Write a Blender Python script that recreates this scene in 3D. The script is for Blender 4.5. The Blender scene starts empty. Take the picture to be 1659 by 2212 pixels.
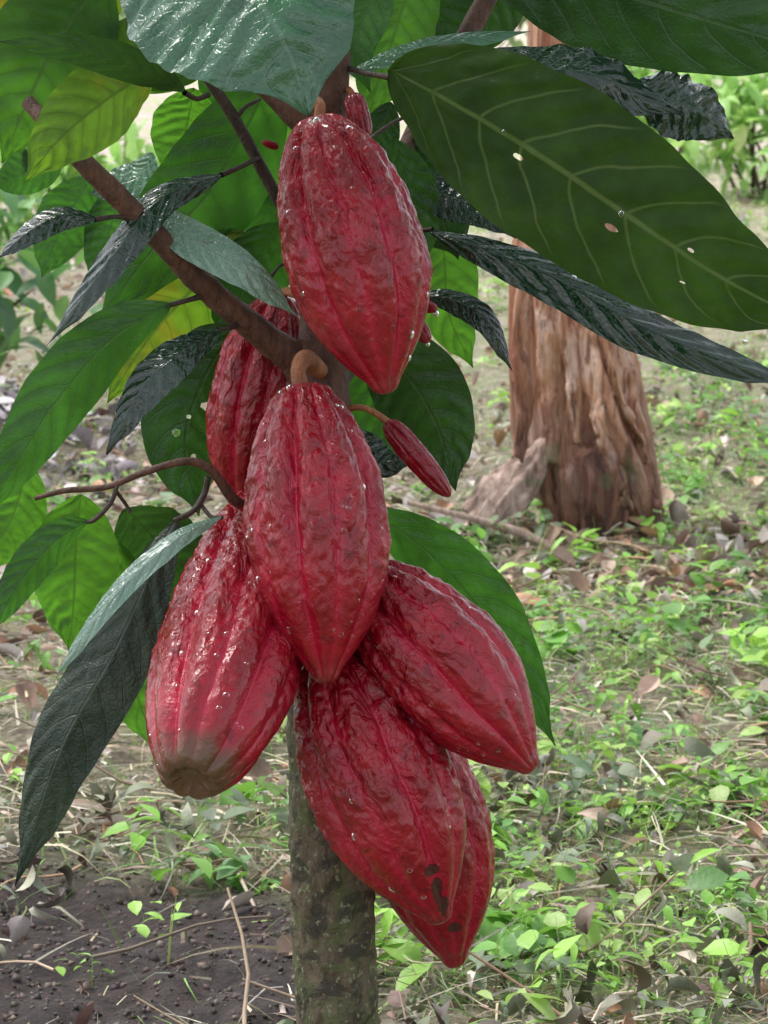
import bpy, math, random
import numpy as np
from mathutils import Vector, Matrix, noise
random.seed(7); rng=np.random.default_rng(11)
S=bpy.context.scene
COL=S.collection
# ---------------------------------------------------------------- survey of the place
CAM=np.array([0,-2.5,0.88]); PIT=math.radians(8); TH=0.164
def W(u,v,y):
    X=(u-829.5)/1106*TH; Y=-(v-1106)/1106*TH
    d=np.array([X, math.cos(PIT)+Y*math.sin(PIT), -math.sin(PIT)+Y*math.cos(PIT)])
    return CAM+d*((y-CAM[1])/d[1])
def M(px,y): return px*TH/1106*(y+2.5)
# ---------------------------------------------------------------- helpers
def cat(P,n):
    P=np.array(P,float)
    if len(P)==2: P=np.vstack([P[0],(P[0]+P[1])/2,P[1]])
    d=np.r_[0,np.cumsum(np.linalg.norm(np.diff(P[:,:3],axis=0),axis=1)+1e-9)]; d/=d[-1]
    Q=np.vstack([2*P[0]-P[1],P,2*P[-1]-P[-2]])
    out=[]
    for t in np.linspace(0,1,n):
        i=min(np.searchsorted(d,t,side='right')-1,len(P)-2); f=(t-d[i])/(d[i+1]-d[i])
        a,b,c,e=Q[i],Q[i+1],Q[i+2],Q[i+3]
        out.append(0.5*((2*b)+(-a+c)*f+(2*a-5*b+4*c-e)*f*f+(-a+3*b-3*c+e)*f**3))
    return np.array(out)
def mkmesh(name,V,F,mat=None,smooth=True,uv=None,col=None,attr=None,parent=None):
    V=np.asarray(V,np.float32); F=np.asarray(F,np.int32)
    me=bpy.data.meshes.new(name); k=F.shape[1]
    me.vertices.add(len(V)); me.vertices.foreach_set('co',V.ravel())
    me.loops.add(F.size); me.loops.foreach_set('vertex_index',F.ravel())
    me.polygons.add(len(F)); me.polygons.foreach_set('loop_start',np.arange(0,F.size,k,dtype=np.int32))
    me.update(calc_edges=True)
    if smooth: me.polygons.foreach_set('use_smooth',np.ones(len(F),bool))
    if uv is not None:
        l=me.uv_layers.new(name='UVMap'); l.data.foreach_set('uv',np.asarray(uv,np.float32)[F.ravel()].ravel())
    if col is not None:
        a=me.color_attributes.new('Col','FLOAT_COLOR','POINT'); c=np.ones((len(V),4),np.float32); c[:,:3]=col; a.data.foreach_set('color',c.ravel())
    if attr is not None:
        for kk,vv in attr.items():
            a=me.attributes.new(kk,'FLOAT','POINT'); a.data.foreach_set('value',np.asarray(vv,np.float32))
    me.validate(); me.update()
    ob=bpy.data.objects.new(name,me); COL.objects.link(ob)
    if mat: me.materials.append(mat)
    if parent: ob.parent=parent
    return ob
def gridfaces(n,m,wrap=False):
    i=np.arange(n-1)[:,None]; j=np.arange(m if wrap else m-1)[None,:]; j2=(j+1)%m
    return np.stack([i*m+j,i*m+j2,(i+1)*m+j2,(i+1)*m+j],-1).reshape(-1,4)
def nz(x,y,sc,seed=0):
    r=np.random.default_rng(seed); o=np.zeros_like(x)
    for k in range(9):
        a=r.uniform(0,6.28); f=sc*r.uniform(.6,1.9); o+=np.sin((x*np.cos(a)+y*np.sin(a))*f+r.uniform(0,6.28))
    return o/4.0
def empty(name,loc=(0,0,0)):
    e=bpy.data.objects.new(name,None); e.empty_display_size=.1; e.location=loc; COL.objects.link(e); return e
# node helper
class NT:
    def __init__(s,name):
        s.m=bpy.data.materials.new(name); s.m.use_nodes=True; s.t=s.m.node_tree; s.t.nodes.clear()
        s.out=s.t.nodes.new('ShaderNodeOutputMaterial')
    def n(s,ty,ins={},**kw):
        nd=s.t.nodes.new(ty)
        for k,v in kw.items(): setattr(nd,k,v)
        for k,v in ins.items():
            sk=nd.inputs[k]
            if isinstance(v,bpy.types.NodeSocket): s.t.links.new(v,sk)
            elif isinstance(v,(tuple,list)) and len(v)==3 and sk.type=='RGBA': sk.default_value=(*v,1)
            else: sk.default_value=v
        return nd
    def math(s,op,a,b=0.0,c=None,clamp=False):
        nd=s.n('ShaderNodeMath',{0:a,1:b},operation=op,use_clamp=clamp)
        if c is not None: 
            if isinstance(c,bpy.types.NodeSocket): s.t.links.new(c,nd.inputs[2])
            else: nd.inputs[2].default_value=c
        return nd.outputs[0]
    def mr(s,v,a,b,c=0.,d=1.,smooth=True):
        return s.n('ShaderNodeMapRange',{0:v,1:a,2:b,3:c,4:d},interpolation_type='SMOOTHSTEP' if smooth else 'LINEAR').outputs[0]
    def mix(s,f,a,b,blend='MIX'):
        nd=s.t.nodes.new('ShaderNodeMix'); nd.data_type='RGBA'; nd.blend_type=blend
        for i,v in ((0,f),(6,a),(7,b)):
            if isinstance(v,bpy.types.NodeSocket): s.t.links.new(v,nd.inputs[i])
            elif i==0: nd.inputs[0].default_value=v
            else: nd.inputs[i].default_value=(*v,1)
        return nd.outputs[2]
    def noise(s,vec,sc,det=4,rough=.55,dist=0.):
        return s.n('ShaderNodeTexNoise',{'Vector':vec,'Scale':sc,'Detail':det,'Roughness':rough,'Distortion':dist}).outputs[0]
    def pos(s): return s.n('ShaderNodeNewGeometry').outputs['Position']
    def mapv(s,vec,scale=(1,1,1),loc=(0,0,0)): return s.n('ShaderNodeMapping',{0:vec,1:loc,3:scale}).outputs[0]
    def bump(s,h,st,dist=.001,normal=None):
        d={'Height':h,'Strength':st,'Distance':dist}
        if normal is not None: d['Normal']=normal
        return s.n('ShaderNodeBump',d).outputs[0]
    def fin(s,sh): s.t.links.new(sh,s.out.inputs[0]); return s.m
# ---------------------------------------------------------------- materials
def leaf_mat(name,col,col2,vein,rough=.35,tr=.35,trc=(.16,.42,.03),nv=11.,holes=(),yellow=None,veinf=.6,coat=0.,pb=.5,spec=.5,pb2=0.):
    t=NT(name); uv=t.n('ShaderNodeUVMap').outputs[0]; sp=t.n('ShaderNodeSeparateXYZ',{0:uv})
    q=t.math('ABSOLUTE',t.math('MULTIPLY_ADD',sp.outputs[0],2.,-1.)); s=sp.outputs[1]
    qp=t.math('POWER',q,1.35)
    ph=t.math('SUBTRACT',t.math('MULTIPLY',s,nv),t.math('MULTIPLY',qp,1.5))
    P=t.pos()
    ph=t.math('ADD',ph,t.math('MULTIPLY',t.math('SUBTRACT',t.noise(P,14.,2),.5),.5))
    fr=t.math('FRACT',ph); d=t.math('ABSOLUTE',t.math('SUBTRACT',fr,.5))
    vm=t.math('MULTIPLY',t.mr(d,.44,.495),t.mr(q,1.,.75))
    mid=t.mr(q,.05,.012); vv=t.math('MAXIMUM',t.math('MULTIPLY',vm,.8),mid)
    n1=t.noise(P,18.,5); base=t.mix(t.mr(n1,.35,.68),col,col2)
    n2=t.noise(P,260.,3); base=t.mix(t.math('MULTIPLY',t.mr(n2,.62,.75),.35),base,tuple(c*.4 for c in col))
    n5=t.noise(P,33.,4,.7); base=t.mix(t.math('MULTIPLY',t.mr(n5,.66,.72),.5),base,(.09,.06,.025))
    trn=t.mix(t.mr(n1,.3,.7),trc,tuple(c*.5 for c in trc))
    trn=t.mix(t.mr(d,.1,.5,0.,.5),trn,tuple(c*.45 for c in trc))
    trn=t.mix(t.math('MULTIPLY',t.mr(n5,.6,.7),.5),trn,tuple(c*.3 for c in trc))
    if yellow:
        ny=t.math('MULTIPLY',t.mr(t.noise(P,9.,4,.6,.5),.5,.68),1.)
        base=t.mix(ny,base,yellow); trn=t.mix(ny,trn,tuple(c*1.3 for c in yellow))
    base=t.mix(t.math('MULTIPLY',vv,veinf),base,vein)
    trn=t.mix(t.math('MULTIPLY',vv,.8),trn,tuple(c*.3 for c in trc))
    cell=t.n('ShaderNodeTexVoronoi',{'Vector':P,'Scale':190.},feature='DISTANCE_TO_EDGE').outputs[0]
    h=t.math('ADD',t.math('MULTIPLY',t.mr(cell,0.,.18),.35),t.math('MULTIPLY',t.noise(P,90.,3),1.2))
    h=t.math('SUBTRACT',h,t.math('MULTIPLY',vv,1.0))
    nb=t.bump(h,pb,.0012)
    rr=t.mr(t.noise(P,60.,4),.3,.7,max(rough-.08,.05),rough+.12)
    pr=t.n('ShaderNodeBsdfPrincipled',{'Base Color':base,'Roughness':rr,'Normal':nb,'Coat Weight':coat,'Coat Roughness':.07,'Specular IOR Level':spec})
    tl=t.n('ShaderNodeBsdfTranslucent',{'Color':trn})
    sh=t.n('ShaderNodeMixShader',{0:tr,1:pr.outputs[0],2:tl.outputs[0]}).outputs[0]
    if holes:
        w=t.noise(P,70.,3); tot=None
        for (hq,hs,rq,rs) in holes:
            a=t.math('DIVIDE',t.math('SUBTRACT',sp.outputs[0],hq),rq); b=t.math('DIVIDE',t.math('SUBTRACT',s,hs),rs)
            dd=t.math('ADD',t.math('MULTIPLY',a,a),t.math('MULTIPLY',b,b)); dd=t.math('ADD',dd,t.math('MULTIPLY_ADD',w,5.,-2.5))
            hh=t.math('LESS_THAN',dd,1.); tot=hh if tot is None else t.math('MAXIMUM',tot,hh)
        tp=t.n('ShaderNodeBsdfTransparent'); sh=t.n('ShaderNodeMixShader',{0:tot,1:sh,2:tp.outputs[0]}).outputs[0]
    return t.fin(sh)
holesA=[(.58,.33,.014,.010),(.62,.55,.016,.012),(.45,.70,.012,.007),(.7,.72,.010,.007)]
holesB=[(.35,.45,.06,.022),(.6,.6,.05,.02),(.4,.72,.04,.017),(.7,.3,.05,.014),(.5,.52,.03,.012)]
LM={
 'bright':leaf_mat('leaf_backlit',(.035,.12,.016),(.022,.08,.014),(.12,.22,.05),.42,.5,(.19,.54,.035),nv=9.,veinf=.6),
 'yellow':leaf_mat('leaf_yellowing',(.06,.14,.018),(.03,.09,.015),(.15,.2,.05),.42,.5,(.28,.56,.03),nv=9.,yellow=(.30,.28,.02),veinf=.5),
 'mid':leaf_mat('leaf_mid',(.028,.085,.018),(.018,.06,.014),(.08,.17,.045),.34,.38,(.10,.36,.03),nv=9.,veinf=.8),
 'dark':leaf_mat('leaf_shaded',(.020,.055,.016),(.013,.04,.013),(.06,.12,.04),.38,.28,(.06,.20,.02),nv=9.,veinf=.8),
 'big':leaf_mat('leaf_underside',(.030,.062,.012),(.019,.042,.010),(.13,.19,.055),.5,.32,(.085,.21,.016),nv=9.,holes=holesA,veinf=.9,pb=.35,spec=.2),
 'hole':leaf_mat('leaf_eaten',(.025,.07,.016),(.016,.05,.013),(.06,.12,.035),.4,.3,(.06,.24,.02),nv=9.,holes=holesB),
 'gloss':leaf_mat('leaf_glossy_upper',(.006,.030,.013),(.004,.019,.009),(.018,.055,.03),.13,.06,(.05,.16,.03),nv=10.,coat=.6,pb=.5,spec=.5),
 'light':leaf_mat('leaf_wet_skylit_upper',(.05,.15,.08),(.035,.11,.06),(.13,.25,.16),.28,.2,(.12,.4,.1),nv=10.,coat=.5,pb=.7,spec=.7),  # bluish base colour paints in reflected sky; the coat is the wetness
 'pale':leaf_mat('leaf_sky_sheen_upper',(.20,.33,.24),(.14,.26,.19),(.30,.42,.34),.28,.12,(.12,.3,.1),nv=10.,coat=.5,pb=.7,spec=.9),  # base colour lightened to paint the sky's sheen on upturned leaves
 'grey':leaf_mat('leaf_old_upper',(.034,.05,.030),(.018,.032,.021),(.08,.11,.07),.36,.12,(.05,.12,.03),nv=11.,pb=.7,spec=.4),
}
def pod_mat(name,tipc=(.16,.05,.03),tipamt=.35,shade=1.,tz=.92):
    t=NT(name); P=t.n('ShaderNodeTexCoord').outputs['Object']
    fur=t.n('ShaderNodeAttribute',attribute_name='fur').outputs['Fac']; ln=t.n('ShaderNodeAttribute',attribute_name='ln').outputs['Fac']
    scar=t.n('ShaderNodeAttribute',attribute_name='scar').outputs['Fac']
    n1=t.noise(P,22.,6,.6,.3); base=t.mix(t.mr(n1,.32,.7),(.21*shade,.0025*shade,.008*shade),(.37*shade,.005*shade,.018*shade))
    base=t.mix(t.math('MULTIPLY',fur,.7),base,(.58*shade,.008*shade,.055*shade))
    n2=t.noise(P,75.,5,.65); base=t.mix(t.math('MULTIPLY',t.mr(n2,.54,.70),.6),base,(.10*shade,.003,.006))
    n3=t.noise(P,240.,3,.6); base=t.mix(t.math('MULTIPLY',t.mr(n3,.66,.75),.55),base,(.30,.09,.05))
    n4=t.noise(P,30.,4,.7,.6); m=t.math('MULTIPLY',t.mr(n4,.64,.74),.3); base=t.mix(m,base,(.22,.06,.045))
    tip=t.math('MULTIPLY',t.mr(t.math('ADD',ln,t.math('MULTIPLY',t.math('SUBTRACT',n1,.5),.16)),tz,tz+.08),tipamt); base=t.mix(tip,base,tipc)
    sm=t.mr(t.math('ADD',scar,t.math('MULTIPLY',t.math('SUBTRACT',n2,.5),1.6)),.45,.6); base=t.mix(t.math('MULTIPLY',sm,.9),base,(.05,.024,.015))
    V=t.mapv(P,(1,1,.6))
    cell=t.n('ShaderNodeTexVoronoi',{'Vector':V,'Scale':105.},feature='F1').outputs[0]
    w=t.noise(V,75.,3,.55,1.2); up=t.mr(ln,.95,.35,.3,1.)
    h=t.math('MULTIPLY',t.math('ADD',t.math('MULTIPLY',w,1.8),t.math('MULTIPLY',cell,-.6)),up); h=t.math('ADD',h,t.math('MULTIPLY',t.noise(P,260.,3,.7),.16))
    h=t.math('SUBTRACT',h,t.math('MULTIPLY',sm,.4))
    nb=t.bump(h,.95,.005)
    rr=t.mr(t.noise(P,35.,4),.35,.7,.17,.34)
    pr=t.n('ShaderNodeBsdfPrincipled',{'Base Color':base,'Roughness':rr,'Normal':nb,'Coat Weight':.4,'Coat Roughness':.06,'Specular IOR Level':.36})
    return t.fin(pr.outputs[0])
PM=pod_mat('cacao_pod_skin'); PM3=pod_mat('cacao_pod_skin_scarred',(.10,.065,.03),.9,tz=.885); PMY=pod_mat('young_pod_skin',shade=.8)
def bark_mat(name,c1,c2,c3,zlo,zhi,l1,l2):
    t=NT(name); P=t.pos(); z=t.n('ShaderNodeSeparateXYZ',{0:P}).outputs[2]
    n=t.noise(t.mapv(P,(1,1,.35)),90.,6,.65); b=t.mix(t.mr(n,.3,.7),c1,c2)
    n2=t.noise(P,45.,5,.7,.5)
    low=t.mr(z,zhi,zlo)
    lo=t.mix(t.mr(n,.35,.65),l1,l2); lo=t.mix(t.math('MULTIPLY',t.mr(n2,.48,.58),.7),lo,c3)
    lo=t.mix(t.math('MULTIPLY',t.mr(t.noise(P,28.,5,.7,.8),.50,.60),.8),lo,(.03,.022,.016))
    lo=t.mix(t.math('MULTIPLY',t.mr(t.noise(P,170.,4),.59,.67),.7),lo,(.32,.33,.21))
    b=t.mix(low,b,lo)
    h=t.math('ADD',n,t.math('MULTIPLY',n2,.8))
    pr=t.n('ShaderNodeBsdfPrincipled',{'Base Color':b,'Roughness':.6,'Normal':t.bump(h,1.,.005)}); return t.fin(pr.outputs[0])
BARK=bark_mat('cacao_bark',(.13,.055,.033),(.06,.026,.017),(.10,.13,.04),.36,.56,(.075,.053,.032),(.17,.13,.08))
BR=bark_mat('cacao_branch_bark',(.16,.072,.042),(.065,.03,.02),(.1,.1,.05),-2,-1,(.1,.1,.05),(.1,.1,.05))
TW=bark_mat('cacao_twig_bark',(.07,.045,.034),(.035,.024,.018),(.1,.1,.05),-2,-1,(.1,.1,.05),(.1,.1,.05))
STK=bark_mat('pod_stalk_skin',(.42,.17,.07),(.26,.095,.045),(.1,.1,.05),-2,-1,(.1,.1,.05),(.1,.1,.05))
def trans_col_mat(name,tr,rough,spec=.4,var=.35,gain=1.3):
    t=NT(name); c=t.n('ShaderNodeAttribute',attribute_name='Col').outputs['Color']; P=t.pos()
    n=t.noise(P,55.,3); c2=t.mix(t.mr(n,.3,.7,0.,var),c,(.06,.05,.03))
    pr=t.n('ShaderNodeBsdfPrincipled',{'Base Color':c2,'Roughness':rough,'Specular IOR Level':spec,'Normal':t.bump(t.noise(P,160.,3),.5,.002)})
    if tr<=0: return t.fin(pr.outputs[0])
    tl=t.n('ShaderNodeBsdfTranslucent',{'Color':t.mix(.4,c,(.3,.6,.08))})
    return t.fin(t.n('ShaderNodeMixShader',{0:tr,1:pr.outputs[0],2:tl.outputs[0]}).outputs[0])
GM=trans_col_mat('grass_blades',.12,.5,.4,.2); WM=trans_col_mat('weed_leaves',.35,.42,.5,.12); DM=trans_col_mat('dry_leaf',0,.6,.4,.25); 
# ---------------------------------------------------------------- cacao tree
TREE=empty('cacao_tree')
def tube(name,pts,mat,parent=TREE,n=60,k=20,rough=.04,frq=60,sub=None):
    """pts: (u,v,y,width_px)"""
    A=np.array([[*W(u,v,y),M(w,y)/2] for u,v,y,w in pts]); C=cat(A,n); V=[]
    c=C[:,:3]; T=np.gradient(c,axis=0); T/=np.linalg.norm(T,axis=1)[:,None]
    ref=np.array([0.1,-1,.05]); th=np.linspace(0,2*np.pi,k,endpoint=False)
    for i in range(n):
        a=np.cross(T[i],ref); a/=np.linalg.norm(a); b=np.cross(T[i],a)
        for h in th:
            d=a*math.cos(h)+b*math.sin(h); p=c[i]+d*C[i,3]
            f=1+rough*(noise.noise(Vector(p*frq))+.6*noise.noise(Vector(p*frq*2.7)))*1.6
            V.append(c[i]+d*C[i,3]*f)
    return mkmesh(name,V,gridfaces(n,k,True),mat,parent=parent)
tube('trunk',[(728,2420,0,200),(728,2230,0,188),(722,2060,0,182),(714,1900,0,178),(708,1740,0,172),(703,1500,0,168),(700,1200,0,150),(698,950,0,122),(697,780,0,112),(704,600,0,100),(710,400,0,90),(711,220,0,84),(722,60,0,76),(735,-120,0,66),(740,-300,.02,50),(742,-700,.05,36)],BARK,n=240,k=48,rough=.07,frq=45)
tube('branch_left',[(690,850,0,70),(640,780,-.005,76),(560,718,-.02,62),(430,605,-.05,56),(290,460,-.08,50),(165,335,-.10,44),(60,220,-.07,30)],BR,n=110,rough=.07)
tube('branch_upper_left',[(715,330,.0,60),(650,255,-.005,64),(590,195,.0,60),(510,110,.01,50),(400,-40,.02,40),(200,-300,-.1,26)],BR)
tube('branch_slender',[(640,500,.03,30),(590,410,.02,27),(510,262,.0,25),(430,130,-.02,24),(390,-20,-.03,20)],TW)
tube('branch_right',[(720,760,.03,50),(790,560,.08,46),(860,380,.12,50),(905,270,.14,46),(980,130,.16,46),(1050,0,.18,44),(1110,-120,.2,40),(1220,-400,.2,26)],BR)
tube('twig_low',[(560,1110,-.02,24),(505,1078,-.04,24),(460,1020,-.05,20),(420,998,-.055,18),(370,1002,-.06,16),(300,1025,-.06,15),(230,1052,-.06,14),(140,1060,-.06,13),(75,1077,-.06,11)],BR,n=90,k=12)
tws=[[(450,1030,-.05,13),(440,1070,-.05,14),(415,1105,-.055,13),(375,1125,-.06,11)],
 [(255,1040,-.06,11),(240,1085,-.065,10),(205,1122,-.07,11),(185,1128,-.07,8)],
 [(250,1060,-.06,9),(272,1090,-.05,8),(282,1108,-.05,7)],
 [(430,1085,-.05,9),(455,1115,-.06,9),(480,1118,-.07,8)],
 [(435,640,-.05,14),(400,650,-.06,11),(355,662,-.07,12)],
 [(520,700,-.03,13),(495,708,-.05,11),(470,712,-.06,10)],
 [(290,475,-.08,14),(250,468,-.09,10),(205,474,-.1,13)],
 [(560,340,.01,12),(520,360,-.02,11),(478,378,-.04,13)],
 [(450,205,-.02,12),(425,213,-.04,11),(398,200,-.06,13)],
 [(505,262,.0,12),(530,232,.0,9),(560,215,.02,8)],
 [(745,145,0,14),(790,158,-.03,12),(850,168,-.08,15)],
 [(745,360,0,10),(800,300,.03,9),(870,255,.05,8),(930,250,.06,7)],
 [(730,850,0,13),(770,800,.03,10),(800,770,.05,9)],
 [(745,650,0,12),(850,640,.03,9),(910,640,.03,8)],
 [(745,560,0,12),(850,510,.02,9),(935,495,0,10)],
 [(640,590,-.02,8),(610,572,-.05,6),(585,598,-.06,8),(578,606,-.06,14),(572,614,-.06,4)],
 [(430,560,-.05,8),(400,545,-.06,7),(380,540,-.06,6)],
 [(745,1230,0,16),(800,1170,.05,11),(840,1135,.07,9)]]
for i,p in enumerate(tws): tube('twig_%d'%(i+1),p,TW,n=30,k=10)
tube('branch_stub',[(635,905,.0,30),(600,905,.02,26),(560,940,.04,22)],TW,n=20,k=10)

nleaf=[0]
UPM=('gloss','light','grey','pale')
def leaf(pts,width,mat,roll=0,fold=.12,bend=0.,wav=.03,peak=.85,n=90,m=28,puck=None,tw=0.,pw=.8,nv=None,world=False):
    nleaf[0]+=1
    if nv is None: nv={'gloss':10,'grey':11,'light':10,'pale':10}.get(mat,9)
    if puck is None: puck={'gloss':.021,'grey':.014,'light':.014,'pale':.016}.get(mat,.014)
    if world: C=cat(pts,n); Wd=width/2
    else:
        C=cat([W(*p) for p in pts],n); ym=np.mean([p[2] for p in pts]); Wd=M(width,ym)/2/max(.35,math.cos(math.radians(roll)))
    T=np.gradient(C,axis=0); T/=np.linalg.norm(T,axis=1)[:,None]
    tm=C[-1]-C[0]; sm=np.cross(tm,[0,-1.,0]); 
    want=1 if mat in UPM else -1
    if not world and abs(sm[2])>.15*np.linalg.norm(tm): roll=abs(roll)*(-1 if sm[2]>0 else 1)*want
    V=[];UV=[]; sd=nleaf[0]*3.71
    ref=np.array([0,-1.,0]) if not world else np.array([0,0,1.])
    for i in range(n):
        s=i/(n-1); t=T[i]
        side=np.cross(t,ref); side/=np.linalg.norm(side); nrm=np.cross(side,t)
        if (not world) and nrm[1]>0: nrm=-nrm
        a=math.radians(roll+tw*(s-.5)); sd2=side*math.cos(a)+nrm*math.sin(a); n2=nrm*math.cos(a)-side*math.sin(a)
        pr=max(0,math.sin(math.pi*min(1,s**peak)))**pw
        if s>.86: pr=pr*(1-.55*math.sin((s-.86)/.14*math.pi*.5)) 
        pr=max(pr,.012)
        for j in range(m+1):
            q=2*j/m-1; aq=abs(q)
            ew=1+.05*noise.noise(Vector((s*9+sd,q*1.,3)))*(1 if aq>.8 else .0)
            x=q*Wd*pr*ew
            ph=s*nv-1.5*aq**1.35+.5*noise.noise(Vector((s*4+sd,q*1.3,5)))
            h=-fold*aq*Wd*pr - bend*aq*aq*Wd*pr
            am=puck*(1+1.1*noise.noise(Vector((s*7+sd,q*2,9))))
            h+=am*Wd*2*math.cos(2*math.pi*(ph))*-(min(1,aq*5))*(1-.5*aq)*min(1,pr*1.5)
            h+=wav*Wd*2*(noise.noise(Vector((s*5+sd,q*.9,1)))+aq*.9*noise.noise(Vector((s*13+sd,q*1.2,7))))*(.3+aq)
            h+=.014*Wd*2*noise.noise(Vector((s*30+sd,q*6,2)))
            V.append(C[i]+sd2*x+n2*h); UV.append((j/m,s))
    return mkmesh('leaf_%d'%nleaf[0],V,gridfaces(n,m+1),LM[mat],uv=UV,parent=TREE)
# front crown leaves
leaf([(300,-230,-.14),(450,-110,-.2),(570,20,-.24),(630,130,-.25),(667,248,-.25)],470,'light',roll=20,fold=.25,peak=.95,pw=.65)
leaf([(400,196,-.10),(300,150,-.15),(170,108,-.19),(-10,88,-.22)],80,'dark',roll=20,fold=.1)
leaf([(230,-60,.05),(130,80,.02),(60,220,0),(5,352,0)],270,'bright',roll=-10)
leaf([(300,-120,.1),(160,-40,.06),(60,20,.05),(-80,90,.05)],260,'yellow',roll=15)
leaf([(335,150,-.10),(230,215,-.145),(130,300,-.17),(52,395,-.17)],170,'yellow',roll=12,fold=.2)
leaf([(470,60,.06),(370,110,.05),(260,100,.05),(180,60,.05)],170,'yellow',roll=5)
leaf([(430,-80,.08),(400,30,.07),(350,130,.06),(260,190,.05)],180,'bright',roll=-5)
leaf([(590,160,.05),(520,300,.08),(440,430,.09),(330,540,.1),(212,700,.1)],230,'mid',roll=10,fold=.2)
leaf([(420,190,.12),(400,290,.13),(380,400,.13)],150,'bright',roll=5)
leaf([(530,500,.1),(440,600,.12),(330,720,.12),(232,870,.12)],230,'yellow',roll=-8)
leaf([(480,376,-.04),(350,425,-.08),(255,535,-.10),(180,640,-.11),(100,748,-.11)],74,'gloss',roll=35,fold=.35)
leaf([(208,472,-.1),(130,465,-.11),(60,500,-.12),(-10,562,-.13)],56,'gloss',roll=38,fold=.4)
leaf([(283,425,-.05),(400,505,-.07),(530,585,-.08),(645,686,-.07)],84,'pale',roll=30,fold=.15)
leaf([(370,657,-.07),(240,735,-.09),(120,870,-.10),(50,980,-.11),(-40,1130,-.11)],150,'mid',roll=20,fold=.25)
leaf([(474,712,-.06),(370,775,-.09),(300,850,-.10),(230,982,-.11)],90,'gloss',roll=25,fold=.3,wav=.05)
leaf([(520,700,.07),(450,800,.08),(400,950,.08),(430,1115,.08)],210,'hole',roll=5,fold=.15)
leaf([(600,480,.09),(560,560,.1),(520,640,.1),(470,740,.1)],150,'mid',roll=15)
leaf([(175,1068,-.05),(165,1160,-.04),(160,1290,-.03),(150,1410,-.02)],190,'bright',roll=8,fold=.15)
leaf([(240,1160,.02),(265,1330,.04),(290,1480,.05),(345,1635,.05)],180,'bright',roll=-12)
leaf([(60,1000,-.03),(40,1080,-.03),(10,1150,-.03),(-60,1240,-.03)],140,'bright',roll=10)
leaf([(190,1124,-.07),(120,1170,-.09),(50,1250,-.10),(-20,1370,-.11)],90,'mid',roll=20,fold=.25)
leaf([(272,1098,.0),(330,1160,.03),(390,1240,.05),(470,1350,.06)],180,'dark',roll=10)
leaf([(480,1115,-.07),(380,1165,-.10),(270,1260,-.12),(190,1360,-.14),(115,1475,-.14)],46,'pale',roll=35,fold=.3,wav=.05)
leaf([(385,1118,-.03),(320,1250,-.05),(240,1420,-.07),(130,1620,-.08),(32,1915,-.08)],165,'grey',roll=20,fold=.3,peak=.95)
# right side
leaf([(842,150,-.1),(1000,235,-.14),(1180,345,-.17),(1400,495,-.19),(1560,600,-.2),(1790,720,-.2)],360,'big',roll=-10,fold=.06,peak=.8,pw=.7,wav=.03,n=140,m=44,puck=.014)
leaf([(960,190,.0),(1100,150,-.01),(1280,160,-.01),(1400,215,0),(1475,250,.0)],130,'gloss',roll=35,fold=.25,wav=.06)
leaf([(1370,180,.02),(1450,215,.02),(1520,245,.02),(1585,300,.03)],140,'gloss',roll=20,fold=.3,wav=.12)
leaf([(925,497,.0),(1050,540,-.02),(1200,600,-.03),(1400,710,-.05),(1560,775,-.06),(1760,845,-.06)],100,'gloss',roll=30,fold=.4,wav=.04)
leaf([(1000,-130,.1),(1200,-60,.06),(1420,10,.02),(1720,100,0),(1800,130,0)],290,'dark',roll=10,fold=.15)
leaf([(755,158,.03),(850,118,.04),(990,85,.05),(1145,68,.06)],44,'light',roll=45,fold=.3)
leaf([(930,-110,.18),(880,-10,.17),(840,110,.16),(790,260,.15)],170,'bright',roll=8)
leaf([(830,-110,.12),(800,0,.1),(770,100,.09),(800,200,.09)],110,'mid',roll=10)
leaf([(1120,-90,.22),(1060,-10,.22),(990,60,.22),(920,130,.22)],180,'dark',roll=8)
leaf([(870,390,.08),(960,420,.07),(1040,450,.06),(1115,515,.05)],95,'gloss',roll=30)
leaf([(850,300,.06),(880,400,.06),(890,500,.06),(870,620,.06)],130,'mid',roll=6)
leaf([(930,260,.12),(950,380,.12),(960,480,.12),(990,560,.12)],170,'dark',roll=6)
leaf([(945,440,.14),(960,560,.14),(970,680,.14),(1022,795,.14)],140,'bright',roll=-8)
leaf([(905,638,.03),(970,645,.02),(1050,690,.01),(1107,802,.01)],56,'gloss',roll=30,fold=.3)
leaf([(780,720,.08),(870,800,.09),(940,910,.1),(985,1060,.1)],200,'dark',roll=8)
leaf([(770,700,.12),(800,790,.13),(830,900,.13),(860,1000,.13)],160,'mid',roll=5)
leaf([(700,960,.05),(770,970,.06),(830,1000,.06),(885,1005,.06)],90,'gloss',roll=15)
leaf([(790,1100,.09),(920,1190,.1),(1040,1320,.11),(1110,1440,.11),(1200,1612,.11)],165,'mid',roll=10,fold=.12)
leaf([(845,220,.1),(820,290,.1),(790,340,.1),(760,400,.1)],90,'dark',roll=5)
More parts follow.
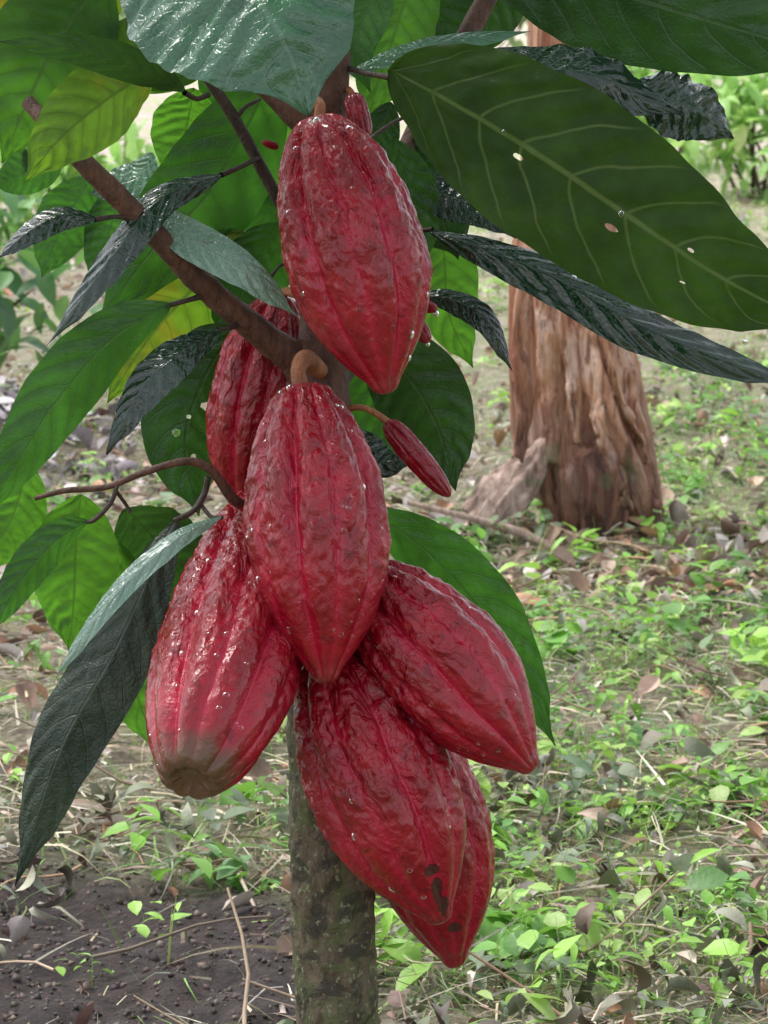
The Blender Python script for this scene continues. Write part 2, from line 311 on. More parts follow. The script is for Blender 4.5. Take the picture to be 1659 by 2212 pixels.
# crown behind
leaf([(700,-60,.1),(650,40,.1),(600,110,.1),(560,190,.1)],150,'mid',roll=5)
leaf([(560,-40,.15),(520,80,.15),(500,190,.15),(470,320,.15)],170,'mid',roll=5)
leaf([(650,120,.15),(620,230,.16),(600,330,.17),(560,450,.17)],150,'bright',roll=5)
leaf([(620,400,.16),(590,500,.16),(580,600,.15),(560,690,.14)],120,'mid',roll=5)
leaf([(200,380,.5),(170,430,.5),(130,500,.5),(90,600,.5)],130,'mid',roll=5)
leaf([(260,400,.5),(250,450,.5),(230,520,.5),(190,600,.5)],110,'mid',roll=5)
leaf([(330,330,.5),(300,380,.5),(250,400,.5),(190,420,.5)],80,'light',roll=30)
leaf([(50,330,.4),(90,350,.4),(40,380,.4),(-20,400,.4)],100,'mid',roll=5)
# unseen crown leaves, added overhead to block sky and darken the pods
rr_=random.Random(5)
for i in range(46):
    a=rr_.uniform(0,6.283); r0=rr_.uniform(.03,.5); z=rr_.uniform(1.12,1.75)
    b=np.array([math.cos(a)*r0*.9,math.sin(a)*r0*.75-.0,z]); a2=a+rr_.uniform(-.7,.7); L=rr_.uniform(.2,.34)
    d=np.array([math.cos(a2),math.sin(a2),0])
    p=[b,b+d*L*.35+np.array([0,0,.02]),b+d*L*.7+np.array([0,0,-.01]),b+d*L+np.array([0,0,-.07])]
    if min(q[2]-(.88+.025*(q[1]+2.5)) for q in p)<.13: continue
    leaf(p,rr_.uniform(.08,.12),rr_.choice(['mid','dark','gloss','bright']),roll=rr_.uniform(-25,25),n=40,m=12,world=True)

# ---------------------------------------------------------------- pods
PROF=[(0,0),(-.006,.14),(.0,.29),(.022,.41),(.07,.56),(.16,.76),(.27,.90),(.40,.985),(.52,1.),(.64,.94),(.75,.80),(.84,.60),(.91,.395),(.955,.245),(.985,.175),(1.0,.10),(1.005,0)]
PROFY=[(0,0),(-.006,.2),(.0,.40),(.03,.62),(.09,.82),(.18,.96),(.30,1.),(.45,1.),(.58,.96),(.70,.9),(.80,.8),(.88,.66),(.94,.48),(.97,.34),(.99,.2),(1.0,.10),(1.005,0)]
PROF3=[(0,0),(-.006,.14),(.0,.29),(.022,.41),(.07,.56),(.16,.74),(.27,.88),(.40,.975),(.52,1.),(.66,.97),(.78,.87),(.87,.72),(.93,.55),(.965,.42),(.975,.30),(.96,.16),(.955,0)]
def pod(name,a,b,wpx,mat=PM,seed=0,rot=0.,ridge=1.,nt=270,nth=300,arc=0.,prof=PROF,scars=()):
    A=W(*a); B=W(*b); L=np.linalg.norm(B-A); R=M(wpx,(a[2]+b[2])/2)/2
    pf=np.array([(z,r,0) for z,r in prof],float)
    sc=pf.copy(); sc[:,0]*=2.; C=cat(sc,nt); C[:,0]/=2.
    ax=(B-A)/L; sx=np.cross(ax,[0,-1,0]); sx/=np.linalg.norm(sx); sy=np.cross(ax,sx)
    V=[];fu=[];ln=[]
    th=np.linspace(0,2*np.pi,nth,endpoint=False); ii=0
    for i in range(nt):
        z=C[i,0]; r=max(C[i,1],0); 
        amp=ridge*(1.75 if z<.1 else 1.75-.6*min(1,(z-.1)/.4)); rough=(1-.74*max(0,min(1,(z-.45)/.4)))
        for h in th:
            hh=h+rot+.09*noise.noise(Vector((math.cos(h)*1.2+seed,math.sin(h)*1.2,z*4)))
            c=abs(math.cos(2.5*hh)); s_=abs(math.sin(2.5*hh))
            g1=(1-c)**2.2; g2=(1-s_)**2.
            rr=r*(1-amp*(.145*g1+.085*g2))
            p=Vector((math.cos(h)*r*R*95+seed*9,math.sin(h)*r*R*95,z*L*62))
            n=noise.noise(p)*.8+.6*noise.noise(p*2.1)-.8*abs(noise.noise(p*1.4+Vector((9,3,1))))
            rr+=r*.045*n*rough*(1-.55*g1)*ridge**.5
            lo=Vector((math.cos(h)*2+seed,math.sin(h)*2,z*4)); rr+=r*.035*noise.noise(lo)
            bx=arc*math.sin(math.pi*min(1,max(0,z)))*R
            V.append((math.cos(h)*rr*R+bx, math.sin(h)*rr*R, z*L)); fu.append(max((1-c)**4,.8*(1-s_)**5)*(.4+.6*min(1,z*3))); ln.append(z if prof is not PROF3 or i<nt*.9 else max(z,1.))
    m=Matrix(((sx[0],sy[0],ax[0],A[0]),(sx[1],sy[1],ax[1],A[1]),(sx[2],sy[2],ax[2],A[2]),(0,0,0,1)))
    at={'fur':fu,'ln':ln}
    if scars:
        Va=np.array(V); Ww=Va@np.array([sx,sy,ax])+A; s=np.zeros(len(Va)); yc=(a[2]+b[2])/2
        for (u,v,ru,rv) in scars:
            c=W(u,v,yc-.03); du=(Ww[:,0]-c[0])/M(ru,yc); dv=(Ww[:,2]-c[2])/M(rv,yc)
            s=np.maximum(s,np.where(Ww[:,1]<yc+.02,np.clip(1.4-np.hypot(du,dv)*.7,0,1.),0))
        at['scar']=s
    ob=mkmesh(name,V,gridfaces(nt,nth,True),mat,attr=at)
    ob.matrix_world=m
    return ob,np.array(V).reshape(nt,nth,3),m
pods=[]
pods.append(pod('cacao_pod',(684,258,-.055),(836,848,-.10),316,seed=1,rot=.3,arc=-.06))
pods.append(pod('cacao_pod',(655,836,-.065),(704,1474,-.135),330,seed=2,rot=.62+.05,arc=-.03))
pods.append(pod('cacao_pod',(592,1070,.03),(405,1705,-.22),334,seed=3,mat=PM3,rot=.2,prof=PROF3,arc=-.04))
pods.append(pod('cacao_pod',(745,1235,-.05),(1152,1662,-.12),296,seed=4,rot=.9,arc=-.12))
pods.append(pod('cacao_pod',(705,1405,-.06),(955,1992,-.105),342,seed=5,rot=.1,arc=.02,scars=[(932,1868,12,10),(944,1915,8,26),(957,1955,9,20)]))
pods.append(pod('cacao_pod',(850,1530,.035),(985,2088,.02),280,seed=6,rot=.5,arc=-.1,scars=[(980,2000,14,10)]))
pods.append(pod('cacao_pod',(600,640,.06),(525,1125,.055),226,seed=7,rot=.5,arc=.06))
Y=dict(mat=PMY,prof=PROFY)
pod('cacao_flower',(836,912,-.02),(972,1072,-.03),60,seed=8,nt=90,nth=100,**Y)
pod('cacao_flower',(762,205,-.02),(790,300,-.04),52,seed=9,nt=80,nth=90,**Y)
pod('cacao_flower',(888,680,.0),(926,740,-.01),40,seed=10,nt=60,nth=70,**Y)
pod('cacao_flower',(880,652,-.02),(944,668,-.04),32,seed=11,nt=60,nth=70,**Y)
pod('cacao_flower',(600,318,-.02),(566,306,-.03),18,seed=12,nt=40,nth=50,**Y)  # small pink flower, built with the young pod shape
tube('pod_stalk_1',[(655,215,-.02,12),(668,216,-.04,26),(690,226,-.05,24),(688,262,-.055,24)],STK,n=24,k=14)
tube('pod_stalk_2',[(690,800,-.02,40),(660,775,-.045,40),(644,800,-.06,34),(652,845,-.065,34)],STK,n=30,k=16)
tube('pod_stalk_3',[(740,885,-.01,16),(780,880,-.02,14),(815,895,-.02,14),(842,916,-.02,18)],STK,n=24,k=12)
tube('pod_stalk_4',[(740,190,0,16),(755,195,-.01,14),(764,210,-.02,14)],STK,n=12,k=10)
tube('pod_stalk_5',[(740,640,0,14),(830,645,0,10),(888,655,0,12)],STK,n=16,k=10)
tube('pod_stalk_6',[(650,640,.03,20),(620,630,.05,22),(602,645,.06,22)],STK,n=12,k=10)
tube('pod_stalk_7',[(700,1200,-.02,24),(730,1215,-.04,24),(750,1240,-.05,24)],STK,n=12,k=10)
# ---- water drops
t=NT('water'); WAT=t.fin(t.n('ShaderNodeBsdfPrincipled',{'Base Color':(1,1,1),'Roughness':.02,'Transmission Weight':1.,'IOR':1.33}).outputs[0])
def drops():
    V=[];F=[]
    nu,nv=12,8
    for pi,cnt in ((0,16),(1,34),(2,22),(3,26),(4,12)):
        ob,G,m=pods[pi]; nt,nth,_=G.shape; k=0; tr=0
        while k<cnt and tr<2000:
            tr+=1; i=random.randint(30,int(nt*.85)); j=random.randint(0,nth-1)
            p=m@Vector(G[i,j]); du=(m@Vector(G[i,(j+1)%nth]))-p; dv=(m@Vector(G[i+2,j]))-p; n=du.cross(dv).normalized()
            c=m@Vector((0,0,G[i,j][2])); 
            if n.dot(p-c)<0: n=-n
            if n.y>-.45: continue
            k+=1; r=random.choice([.0009,.0013,.0018,.0024,.003]); t1=n.orthogonal().normalized(); t2=n.cross(t1); o=len(V)
            for a in range(nv):
                for b in range(nu):
                    ph=a/(nv-1)*math.pi; x=math.sin(ph)*math.cos(b/nu*6.2832); y=math.sin(ph)*math.sin(b/nu*6.2832); zz=math.cos(ph)
                    V.append(p+t1*x*r+t2*y*r+n*zz*r*.5+Vector((0,0,-.3*r*(1-zz*zz) if y<0 else 0)))
            F+= [[o+q for q in f] for f in gridfaces(nv,nu,True).tolist()]
    for (u,v,y,r) in [(942,678,-.04,7),(924,744,-.01,5),(1240,600,-.03,6),(1610,738,-.2,6),(684,262,-.085,9),(1342,462,-.22,7),(1088,284,-.19,4)]:
        c=W(u,v,y); rr=M(r,y); o=len(V)
        for a in range(nv):
            for b in range(nu):
                ph=a/(nv-1)*math.pi; V.append(c+rr*np.array([math.sin(ph)*math.cos(b/nu*6.2832),math.sin(ph)*math.sin(b/nu*6.2832),math.cos(ph)*1.1]))
        F+= [[o+q for q in f] for f in gridfaces(nv,nu,True).tolist()]
    mkmesh('water_droplets',np.array([tuple(v) for v in V]),F,WAT)
drops()
# ---------------------------------------------------------------- terrain
def soilmask(x,y):
    d=np.sqrt(((x+.42)/.48)**2+((y-.45)/.50)**2)+.22*nz(x,y,9,5); return np.clip((1.1-d)/.35,0,1)
def gz(x,y):
    z=.014*nz(x,y,7,1)+.006*nz(x,y,26,2)
    near=np.clip((14-np.hypot(x,y))/8,0,1); z=z*near
    z=z+np.where(y>6,np.minimum((y-6),60)*.045,0)*np.clip((y-6)/4,0,1)
    z=z+.16*np.exp(-(((x+1.05)/.38)**2+((y-4.6)/.45)**2))   # leaf heap
    z=z+ .008*soilmask(x,y)*nz(x,y,70,3)
    return z
def axis(lo,hi,fine,far,nf,nn):
    a=np.linspace(lo,hi,nf); g=np.geomspace(1,far,nn)[1:]-1
    return np.r_[(lo-g*fine)[::-1],a,hi+g*fine]
xs=axis(-2.2,2.2,1.,400,300,40); ys=np.r_[-(np.geomspace(1,300,30)[::-1]-1)-2.6,np.linspace(-2.5,7,560),7+(np.geomspace(1,500,70)-1)[1:]]
X,Yg=np.meshgrid(xs,ys,indexing='xy'); Z=gz(X,Yg)
t=NT('ground_litter'); P=t.pos()
n1=t.noise(P,7.,8,.7); n2=t.noise(P,38.,6,.7,.4); n3=t.noise(P,2.2,4,.6)
g=t.mix(t.mr(n2,.35,.65),(.20,.15,.10),(.48,.42,.29)); g=t.mix(t.math('MULTIPLY',t.mr(n1,.46,.62),.7),g,(.19,.27,.09))
g=t.mix(t.math('MULTIPLY',t.mr(n2,.58,.66),.6),g,(.58,.50,.40))
g=t.mix(t.mr(t.noise(P,110.,4),.45,.32,0.,.6),g,(.06,.045,.03))
sp=t.n('ShaderNodeSeparateXYZ',{0:P}); far=t.mr(sp.outputs[1],4.,12.); fc=t.mix(t.mr(n3,.42,.6),(.80,.64,.56),(.58,.64,.36)); fc=t.mix(t.math('MULTIPLY',t.mr(n1,.5,.6),.5),fc,(.42,.32,.26)); g=t.mix(t.math('MULTIPLY',far,.85),g,fc)  # distant ground lightened, bright haze painted into its colour
so=t.n('ShaderNodeAttribute',attribute_name='soil').outputs['Fac']
sc=t.mix(t.mr(n2,.35,.7),(.030,.018,.016),(.10,.068,.058)); sc=t.mix(t.mr(t.noise(P,90.,5,.7),.55,.7,0.,.6),sc,(.16,.12,.10)); g=t.mix(so,g,sc)
h=t.math('ADD',t.noise(P,60.,8,.75),t.math('MULTIPLY',n2,1.)); 
GR=t.fin(t.n('ShaderNodeBsdfPrincipled',{'Base Color':g,'Roughness':.8,'Normal':t.bump(h,1.,.02)}).outputs[0])
mkmesh('ground',np.stack([X,Yg,Z],-1).reshape(-1,3),gridfaces(len(ys),len(xs)),GR,attr={'soil':soilmask(X,Yg).ravel()})
# ---------------------------------------------------------------- scattered ground cover
def rotm(yaw,pitch,roll):
    cy,sy,cp,sp_,cr,sr=np.cos(yaw),np.sin(yaw),np.cos(pitch),np.sin(pitch),np.cos(roll),np.sin(roll); o=np.zeros_like(yaw); i=o+1
    Rz=np.stack([cy,-sy,o,sy,cy,o,o,o,i],-1).reshape(-1,3,3); Rx=np.stack([i,o,o,o,cp,-sp_,o,sp_,cp],-1).reshape(-1,3,3); Ry=np.stack([cr,o,sr,o,i,o,-sr,o,cr],-1).reshape(-1,3,3)
    return Rz@Rx@Ry
def tleaf(w=.5,curl=0.,fold=.15,rows=6,cross=0.,pk=.8,cols=5):
    V=[]
    for i in range(rows):
        s=i/(rows-1); hw=w/2*max(.03,math.sin(math.pi*min(1,s**pk))**.85)
        ang=curl*s; yy=math.sin(ang)/curl if curl else s; zz=(math.cos(ang)-1)/curl if curl else 0
        for q in np.linspace(-1,1,cols): V.append((q*hw,yy,zz+fold*abs(q)*hw*2+cross*q*q*hw))
    return np.array(V),gridfaces(rows,cols)
def tblade(curl,w=.03,rows=5):
    V=[]
    for i in range(rows):
        s=i/(rows-1); hw=w/2*(1-s*.85); ang=curl*s; V+= [(-hw,math.sin(ang)/curl,(math.cos(ang)-1)/curl),(hw,math.sin(ang)/curl,(math.cos(ang)-1)/curl)]
    return np.array(V),gridfaces(rows,2)
def scat(tpls,pos,R,sc,cols):
    n=len(pos); pick=rng.integers(0,len(tpls),n); VV=[];FF=[];CC=[];o=0
    for k,(tv,tf) in enumerate(tpls):
        ix=np.where(pick==k)[0]
        if len(ix)==0: continue
        v=np.einsum('nij,kj->nki',R[ix],tv)*sc[ix][:,None,None]+pos[ix][:,None,:]
        f=tf[None]+(np.arange(len(ix))*len(tv))[:,None,None]+o
        VV.append(v.reshape(-1,3)); FF.append(f.reshape(-1,tf.shape[1])); CC.append(np.repeat(cols[ix],len(tv),0)); o+=len(ix)*len(tv)
    return np.vstack(VV),np.vstack(FF),np.vstack(CC)
def pts(n,ymin=-.6,ymax=14,p=1.0):
    a,b=ymin+2.5,ymax+2.5
    d=(a**p+(b**p-a**p)*rng.random(n))**(1/p)
    y=d-2.5; x=rng.uniform(-1,1,n)*(.30*d+.35); return x,y
def green_field(x,y): return np.clip(.48+.6*nz(x,y,3.2,21)+.45*nz(x,y,11,22)+.28*np.clip(x*2,-1.5,1),0,1)
def colvar(base,n,v=.2):
    base=np.array(base); idx=rng.integers(0,len(base),n); c=base[idx]*(1+rng.normal(0,v,(n,1))); return np.clip(c+rng.normal(0,.008,(n,3)),.006,.85)
# straw and grass
n=150000; x,y=pts(n,p=.5); gf=green_field(x,y); keep=rng.random(n)<(1-.93*soilmask(x,y))*(.5+.5*gf); x,y=x[keep],y[keep]; gf=gf[keep]; n=len(x)
isg=rng.random(n)<.10+.55*gf; cg=colvar([(.22,.40,.08),(.30,.50,.12),(.16,.30,.07),(.42,.52,.2),(.2,.26,.15)],n); cs=colvar([(.66,.56,.38),(.54,.43,.30),(.30,.20,.14),(.74,.68,.54),(.20,.14,.10),(.42,.38,.30),(.28,.27,.20)],n)
col=np.where(isg[:,None],cg,cs)
pitch=np.where(isg,rng.uniform(.1,1.2,n),rng.uniform(-.05,.5,n)); R=rotm(rng.uniform(0,6.28,n),pitch,rng.uniform(-1,1,n))
pos=np.stack([x,y,gz(x,y)+np.where(isg,0,rng.uniform(0,.03,n))],-1)
v,f,c=scat([tblade(a,w) for a in (.3,.9,1.6,2.4) for w in (.022,.04)],pos,R,np.where(isg,rng.uniform(.03,.085,n),rng.uniform(.04,.12,n)),col)
mkmesh('grass',v,f,GM,col=c)
# weeds : rosettes of ovate leaves
n=15000; x,y=pts(n,p=.6); gf=green_field(x,y); keep=rng.random(n)<(1-.97*soilmask(x,y))*(.05+.95*gf**1.9); x,y=x[keep],y[keep]; n=len(x)
L=9; hgt=rng.uniform(.012,.075,n); px=np.repeat(x,L); py=np.repeat(y,L); ph=np.repeat(hgt,L); lev=np.tile(np.linspace(.35,1,L),n)
ux=px+rng.normal(0,.018,n*L); uy=py+rng.normal(0,.018,n*L); pos=np.stack([ux,uy,gz(px,py)+ph*lev],-1)
pc=colvar([(.24,.50,.08),(.19,.42,.07),(.34,.60,.10),(.14,.30,.08),(.40,.58,.16),(.20,.27,.15)],n,.15); col=np.repeat(pc,L,0)*(1+rng.normal(0,.12,(n*L,1)))
szz=np.repeat(.009+.045*rng.random(n)**2.2,L)*rng.uniform(.6,1.1,n*L)
R=rotm(rng.uniform(0,6.28,n*L),rng.uniform(-.5,.8,n*L),rng.uniform(-.5,.5,n*L))
v1,f1,c1=scat([tleaf(.55,.6,.12,5,cols=3),tleaf(.42,1.,.2,5,cols=3),tleaf(.7,.4,.1,5,cols=3),tleaf(.25,.8,.2,5,cols=3)],pos,R,szz,np.clip(col,.01,.85))
k=n*2; sx=np.repeat(x,2); sy=np.repeat(y,2); Rs=rotm(rng.uniform(0,6.28,k),rng.uniform(1.1,1.5,k),rng.uniform(-.2,.2,k))
v2,f2,c2=scat([tblade(.3,.035)],np.stack([sx,sy,gz(sx,sy)],-1),Rs,np.repeat(hgt,2)*1.1,colvar([(.25,.4,.12),(.4,.28,.17)],k))
mkmesh('weeds',np.vstack([v1,v2]),np.vstack([f1,f2+len(v1)]),WM,col=np.vstack([c1,c2]))
# wilted cut weeds, limp and grey-green, in heaps
n=12000; x,y=pts(n,p=.5,ymax=6); hp=nz(x,y,4.1,41)+.5*nz(x,y,13,42)+.4*(y<1.2); keep=rng.random(n)<np.clip(hp*.9,0,1)*(1-.85*soilmask(x,y)); x,y=x[keep],y[keep]; n=len(x)
v,f,c=scat([tleaf(.3,2.6,.5,6,cross=.6,cols=3),tleaf(.2,3.2,.8,6,cols=3),tleaf(.4,1.8,.4,6,cross=-.8,cols=3)],np.stack([x,y,gz(x,y)+rng.uniform(.01,.06,n)],-1),rotm(rng.uniform(0,6.28,n),rng.normal(-.1,.7,n),rng.normal(0,.8,n)),rng.uniform(.02,.06,n),colvar([(.24,.28,.18),(.34,.36,.26),(.16,.18,.11),(.42,.40,.30),(.14,.11,.08)],n))
mkmesh('wilted_weeds',v,f,DM,col=c)
# leaf litter
n=14000; x,y=pts(n,p=.7); gf=green_field(x,y); keep=rng.random(n)<(1-.9*soilmask(x,y))*(1-.8*gf); x,y=x[keep],y[keep]
hx=rng.normal(-1.05,.25,2600); hy=rng.normal(4.6,.35,2600); sx_=rng.normal(.62,.40,900); sy_=rng.normal(2.95,.35,900)
x=np.r_[x,sx_,hx]; y=np.r_[y,sy_,hy]; n=len(x)
col=colvar([(.50,.36,.28),(.36,.23,.17),(.62,.53,.46),(.20,.13,.10),(.46,.40,.38),(.48,.27,.17)],n,.2)
col[-2600:]=colvar([(.42,.37,.38),(.20,.17,.18),(.58,.53,.54)],2600)
R=rotm(rng.uniform(0,6.28,n),rng.normal(0,.4,n),rng.normal(0,.55,n))
v,f,c=scat([tleaf(.45,1.4,.3,cross=.3),tleaf(.55,.7,.1,cross=-.5),tleaf(.35,2.2,.5),tleaf(.6,-1.,.2,cross=.7),tleaf(.3,.5,.9)],np.stack([x,y,gz(x,y)+rng.uniform(.003,.03,n)],-1),R,rng.uniform(.012,.052,n)*np.clip((y+4)/5,.7,1.25),col)
mkmesh('leaf_litter',v,f,DM,col=c)
# soil crumbs
n=20000; x=rng.uniform(-1.3,.3,n); y=rng.uniform(-.5,1.3,n); keep=rng.random(n)<soilmask(x,y); x,y=x[keep],y[keep]; n=len(x)
oc=np.array([(1,0,0),(-1,0,0),(0,1,0),(0,-1,0),(0,0,1),(0,0,-1.)])*np.array([1,.8,.7]); of=np.array([(0,2,4),(2,1,4),(1,3,4),(3,0,4),(2,0,5),(1,2,5),(3,1,5),(0,3,5)])
v,f,c=scat([(oc,of),(oc*[.6,1.2,.8],of)],np.stack([x,y,gz(x,y)],-1),rotm(*(rng.uniform(0,6.28,n) for _ in range(3))),np.abs(rng.normal(0,.003,n))+.0008,colvar([(.07,.045,.038),(.11,.08,.068),(.035,.024,.02),(.17,.125,.105)],n))
mkmesh('soil_clods',v,f,DM,col=c,smooth=False)
# twigs
def prism(curv=.1,k=5,rows=6):
    V=[]
    for i in range(rows):
        s=i/(rows-1)
        for j in range(k): V.append((math.cos(j/k*6.283)*.012*(1-.5*s)+curv*s*s,s,math.sin(j/k*6.283)*.012*(1-.5*s)+.03*math.sin(s*7)))
    return np.array(V),gridfaces(rows,k,True)
n=2800; x,y=pts(n,p=.5); keep=rng.random(n)<(1-.75*soilmask(x,y)); x,y=x[keep],y[keep]; n=len(x)
v,f,c=scat([prism(.1),prism(-.2),prism(.35)],np.stack([x,y,gz(x,y)+rng.uniform(.006,.03,n)],-1),rotm(rng.uniform(0,6.28,n),rng.normal(0,.12,n),rng.uniform(0,6,n)),rng.uniform(.05,.22,n),colvar([(.42,.30,.2),(.25,.17,.12),(.56,.46,.34),(.45,.27,.17)],n))
mkmesh('twigs',v,f,DM,col=c)
# ---------------------------------------------------------------- old trunk with peeling bark
OT=empty('peeling_bark_tree')
t=NT('peeling_bark'); P=t.pos(); sp=t.n('ShaderNodeSeparateXYZ',{0:P}); z=sp.outputs[2]
st=t.noise(t.mapv(P,(1,1,.09)),26.,6,.65,.5); st2=t.noise(t.mapv(P,(1,1,.12)),80.,4,.6); n=t.noise(t.mapv(P,(1,1,.35)),11.,5,.65,.6)
c=t.mix(t.mr(st,.38,.60),(.30,.10,.05),(.66,.37,.22)); c=t.mix(t.math('MULTIPLY',t.mr(n,.52,.6),.7),c,(.74,.54,.44)); c=t.mix(t.math('MULTIPLY',t.mr(st2,.54,.62),.75),c,(.15,.055,.032))
lowm=t.mr(t.math('ADD',z,t.math('MULTIPLY',n,.3)),.50,.26); c=t.mix(t.math('MULTIPLY',lowm,.85),c,t.mix(t.mr(st,.38,.58),(.06,.028,.024),(.27,.13,.09)))
c=t.mix(t.math('MULTIPLY',t.mr(t.noise(P,14.,3),.58,.66),t.math('MULTIPLY',lowm,.5)),c,(.14,.18,.08))
PB=t.fin(t.n('ShaderNodeBsdfPrincipled',{'Base Color':c,'Roughness':.5,'Normal':t.bump(t.math('ADD',st,t.math('MULTIPLY',st2,.5)),1.,.02)}).outputs[0])
YS=3.5
rowsT=[(-420,1232,150),(-150,1232,160),(60,1228,165),(200,1225,175),(400,1222,195),(560,1222,222),(700,1232,245),(850,1250,272),(950,1262,290),(1040,1285,280),(1120,1305,262),(1175,1310,270),(1230,1310,290)]
A=np.array([[*W(u,v,YS),M(w,YS)/2] for v,u,w in rowsT]); C=cat(A,200); V=[];k=200
for i in range(200):
    zz=C[i,2]; lw=max(0,min(1,(.75-zz)/.6))
    for j in range(k):
        h=j/k*2*math.pi
        fl=(.10+.10*lw)*(noise.noise(Vector((math.cos(h)*1.9,math.sin(h)*1.9,zz*.9)))*1.3+.5*noise.noise(Vector((math.cos(h)*5,math.sin(h)*5,zz*1.5))))
        fl+=.05*noise.noise(Vector((math.cos(h)*14,math.sin(h)*14,zz*3)))+.015*noise.noise(Vector((math.cos(h)*9,math.sin(h)*9,zz*30)))-.05*abs(noise.noise(Vector((math.cos(h)*9+4,math.sin(h)*9,zz*1.2))))
        r=C[i,3]*(1+fl); V.append((C[i,0]+math.cos(h)*r,C[i,1]+math.sin(h)*r,zz))
mkmesh('trunk',V,gridfaces(200,k,True),PB,parent=OT)
def strip(name,p,wd,tilt=.3,mat=PB):
    C=cat([W(*q) for q in p],60); V=[]
    for i in range(60):
        s=i/59; w=M(wd,p[0][2])*(.35+.65*math.sin(math.pi*min(1,s*.9+.08)))*(1+.3*noise.noise(Vector((s*6,wd,0))))
        for j in range(7):
            q=j/6-.5; V.append(C[i]+np.array([q*w,-.3*w*(.25-q*q)+tilt*q*w+.01*noise.noise(Vector((q*4,s*8,wd))),.02*noise.noise(Vector((q*9,s*3,wd)))]))
    ob=mkmesh(name,V,gridfaces(60,7),mat,parent=OT); md=ob.modifiers.new('s','SOLIDIFY'); md.thickness=.006
yf=YS-.17
strip('bark_strip_1',[(1180,520,yf+.03),(1185,700,yf-.02),(1195,850,yf-.03),(1190,1000,yf-.06)],60,.4)
strip('bark_strip_2',[(1255,600,yf),(1268,760,yf-.05),(1310,900,yf-.08),(1375,1040,yf-.09),(1395,1120,yf-.08)],55,-.6)
strip('bark_strip_3',[(1140,560,yf+.07),(1128,720,yf+.05),(1130,900,yf+.02),(1115,990,yf)],46,.8)
strip('bark_strip_4',[(1320,700,yf+.07),(1350,850,yf+.05),(1385,1000,yf+.03),(1420,1100,yf)],60,-.8)
strip('bark_strip_5',[(1230,560,yf-.02),(1222,700,yf-.05),(1240,850,yf-.06),(1245,960,yf-.08)],34,.5)
strip('bark_strip_6',[(1330,830,yf-.04),(1290,900,yf-.1),(1330,1010,yf-.11),(1360,1100,yf-.1)],26,.5)
strip('bark_strip_7',[(1285,640,yf-.02),(1300,760,yf-.05),(1345,880,yf-.05),(1400,1000,yf-.05)],30,-.8)
t=NT('weathered_wood'); P=t.pos(); st=t.noise(t.mapv(P,(1,1,.3)),40.,6,.7,.6); c=t.mix(t.mr(st,.3,.7),(.26,.16,.12),(.66,.50,.42)); c=t.mix(t.math('MULTIPLY',t.mr(t.noise(P,16.,4),.58,.68),.6),c,(.17,.19,.10))
WW=t.fin(t.n('ShaderNodeBsdfPrincipled',{'Base Color':c,'Roughness':.75,'Normal':t.bump(st,1.,.02)}).outputs[0])
def root(name,p,mat=WW,k=48,n=80,jag=.14,flat=.7):
    C=cat([[*W(u,v,y),M(w,y)/2] for u,v,y,w in p],n); V=[]
    T=np.gradient(C[:,:3],axis=0); T/=np.linalg.norm(T,axis=1)[:,None]
    for i in range(n):
        a=np.cross(T[i],[0,-1,.1]); a/=np.linalg.norm(a); b=np.cross(T[i],a)
        for j in range(k):
            h=j/k*6.2832; r=C[i,3]*(1+.28*noise.noise(Vector((math.cos(h)*2.2,math.sin(h)*2.2,i*.05)))+jag*noise.noise(Vector((math.cos(h)*7,math.sin(h)*7,i*.04)))-jag*abs(noise.noise(Vector((math.cos(h)*5,math.sin(h)*5+7,i*.03)))))
            V.append(C[i,:3]+a*math.cos(h)*r+b*math.sin(h)*r*flat)
    mkmesh(name,V,gridfaces(n,k,True),mat,parent=OT)
root('root_slab',[(1210,925,YS-.08,12),(1170,980,YS-.12,56),(1128,1040,YS-.16,84),(1085,1090,YS-.2,96),(1040,1150,YS-.24,80)],jag=.4,flat=.4)
root('root_slab_2',[(1150,960,YS-.02,10),(1110,1010,YS-.06,40),(1065,1060,YS-.1,56),(1010,1110,YS-.12,40)],jag=.4,flat=.5)
root('root_right',[(1380,1000,YS,50),(1390,1080,YS-.02,60),(1398,1150,YS-.03,66),(1405,1210,YS-.03,70)],PB,jag=.3)
root('root_burl',[(1270,930,YS-.06,30),(1275,1000,YS-.12,130),(1285,1060,YS-.13,150),(1295,1130,YS-.12,130),(1300,1200,YS-.10,150)],PB,jag=.3)
root('fallen_branch',[(880,1085,YS-.3,10),(1000,1115,YS-.3,16),(1120,1150,YS-.3,20),(1210,1190,YS-.32,18)],WW,k=12)
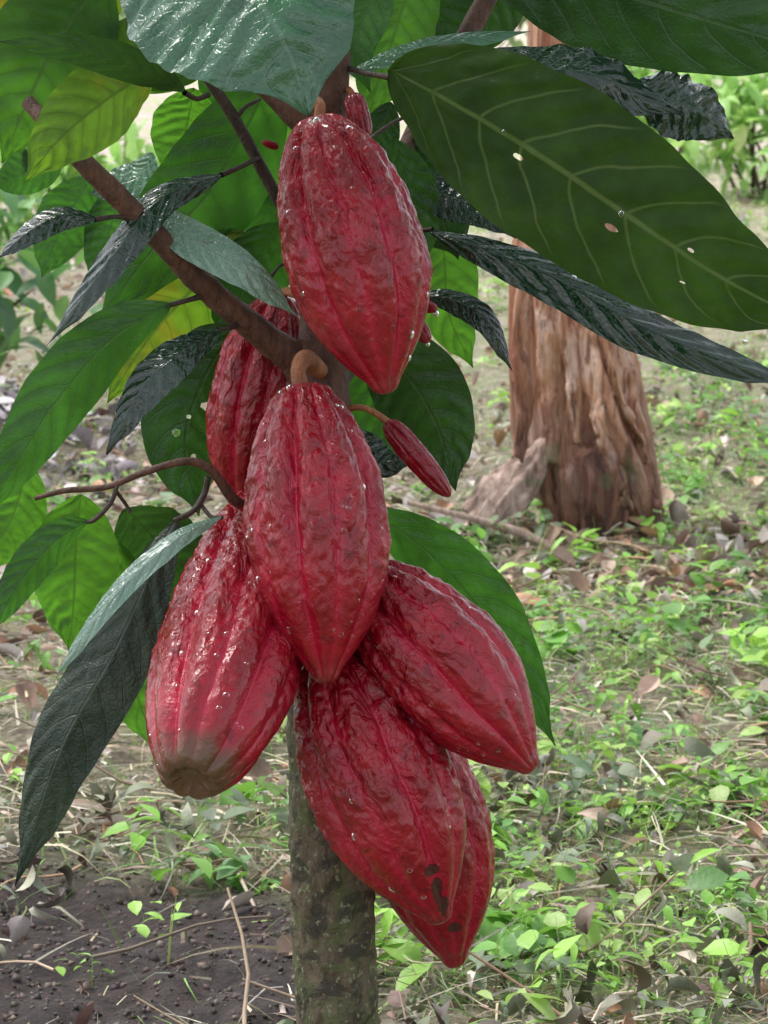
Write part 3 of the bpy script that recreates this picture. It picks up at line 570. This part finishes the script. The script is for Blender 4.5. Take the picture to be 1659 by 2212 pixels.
# ---------------------------------------------------------------- background bushes
def bush(name,c,r,n,size,base,seed):
    cx,cy=c; z0=float(gz(np.array([cx*1.]),np.array([cy*1.]))[0])
    g=np.random.default_rng(seed); cl=g.normal(0,1,(14,3)); cl/=np.linalg.norm(cl,axis=1)[:,None]; cl*=g.uniform(.3,1,(14,1))
    idx=g.integers(0,14,n); p=cl[idx]+g.normal(0,.22,(n,3)); pos=p*np.array(r)+np.array([cx,cy,z0+r[2]*.95])
    pos[:,2]=np.maximum(pos[:,2],z0+.02)
    col=colvar(base,n,.25)
    R=rotm(g.uniform(0,6.28,n),g.uniform(-1.1,.4,n),g.uniform(-.5,.5,n))
    v,f,cc=scat([tleaf(.42,.9,.15),tleaf(.5,.5,.1)],pos,R,g.uniform(.6,1.1,n)*size,col)
    e=cl*np.array(r)+np.array([cx,cy,z0+r[2]*.95]); o=len(v); SV=[];SF=[]
    for q in e:
        a=np.array([cx+.06*g.normal(),cy+.06*g.normal(),z0-.02]); dr=q-a
        for s in (0,1):
            for j in range(5): SV.append(a+dr*s+np.array([math.cos(j*1.2566),math.sin(j*1.2566),0])*(.012-.006*s))
        b=len(SV)-10; SF+=[[o+b+j,o+b+(j+1)%5,o+b+5+(j+1)%5,o+b+5+j] for j in range(5)]
    v=np.vstack([v,SV]); f=np.vstack([f,SF]); cc=np.vstack([cc,np.tile([.15,.1,.06],(len(SV),1))])
    mkmesh(name,v,f,WM,col=cc)
YG=[(.42,.68,.20),(.54,.78,.28),(.32,.56,.16)]; DG=[(.07,.18,.07),(.12,.27,.1),(.18,.34,.12)]
bush('shrub',(1.85,12.5),(.42,.5,.42),620,.15,YG,1)
bush('shrub',(1.50,14.5),(.5,.45,.34),420,.14,YG,2)
bush('shrub',(-1.25,5.6),(.36,.35,.36),380,.13,DG,3)
bush('shrub',(-2.4,9.5),(.9,.6,.6),900,.16,DG+YG,4)
bush('shrub',(-1.2,10.5),(.6,.6,.4),700,.13,YG,5)
bush('shrub',(2.6,10.5),(.8,.7,.7),900,.15,YG,6)
bush('shrub',(-3.4,6.5),(.8,.6,.8),900,.16,DG,7)
bush('shrub',(1.55,7.2),(.35,.4,.3),400,.10,YG,8)
for i in range(9):
    bush('shrub',(-13+i*3.3+random.uniform(-1,1),24+random.uniform(-3,4)),(1.9,1.2,random.uniform(.5,1.2)),900,.3,[(.36,.46,.24),(.48,.6,.34),(.62,.56,.42)],20+i)
# ---------------------------------------------------------------- light
EL,AZ=math.radians(64),math.radians(-60)
w=bpy.data.worlds.new('World'); S.world=w; w.use_nodes=True; nt=w.node_tree; bg=nt.nodes['Background']
sky=nt.nodes.new('ShaderNodeTexSky'); sky.sky_type='NISHITA'; sky.sun_disc=False; sky.sun_elevation=EL; sky.sun_rotation=AZ; sky.dust_density=2.; sky.air_density=1.; sky.ozone_density=1.
hs=nt.nodes.new('ShaderNodeHueSaturation'); hs.inputs['Saturation'].default_value=.3; hs.inputs['Value'].default_value=2.1
nt.links.new(sky.outputs[0],hs.inputs['Color']); nt.links.new(hs.outputs[0],bg.inputs[0]); bg.inputs[1].default_value=.15
sl=bpy.data.lights.new('sun','SUN'); sl.energy=2.9; sl.angle=math.radians(18); sl.color=(1,.97,.93); so=bpy.data.objects.new('sun',sl); COL.objects.link(so)
d=Vector((math.sin(AZ)*math.cos(EL),math.cos(AZ)*math.cos(EL),math.sin(EL))); so.rotation_euler=d.to_track_quat('Z','Y').to_euler()
# ---------------------------------------------------------------- camera
cd=bpy.data.cameras.new('camera'); cam=bpy.data.objects.new('camera',cd); COL.objects.link(cam); cam.location=CAM; cam.rotation_euler=(math.radians(90)-PIT,0,0)
cd.sensor_fit='VERTICAL'; cd.sensor_height=36; cd.sensor_width=27; cd.lens=18/TH; cd.clip_end=2000; cd.clip_start=.05
cd.dof.use_dof=True; cd.dof.focus_distance=2.42; cd.dof.aperture_fstop=30
S.camera=cam
S.view_settings.view_transform='Standard'; S.view_settings.look='None'; S.view_settings.exposure=0
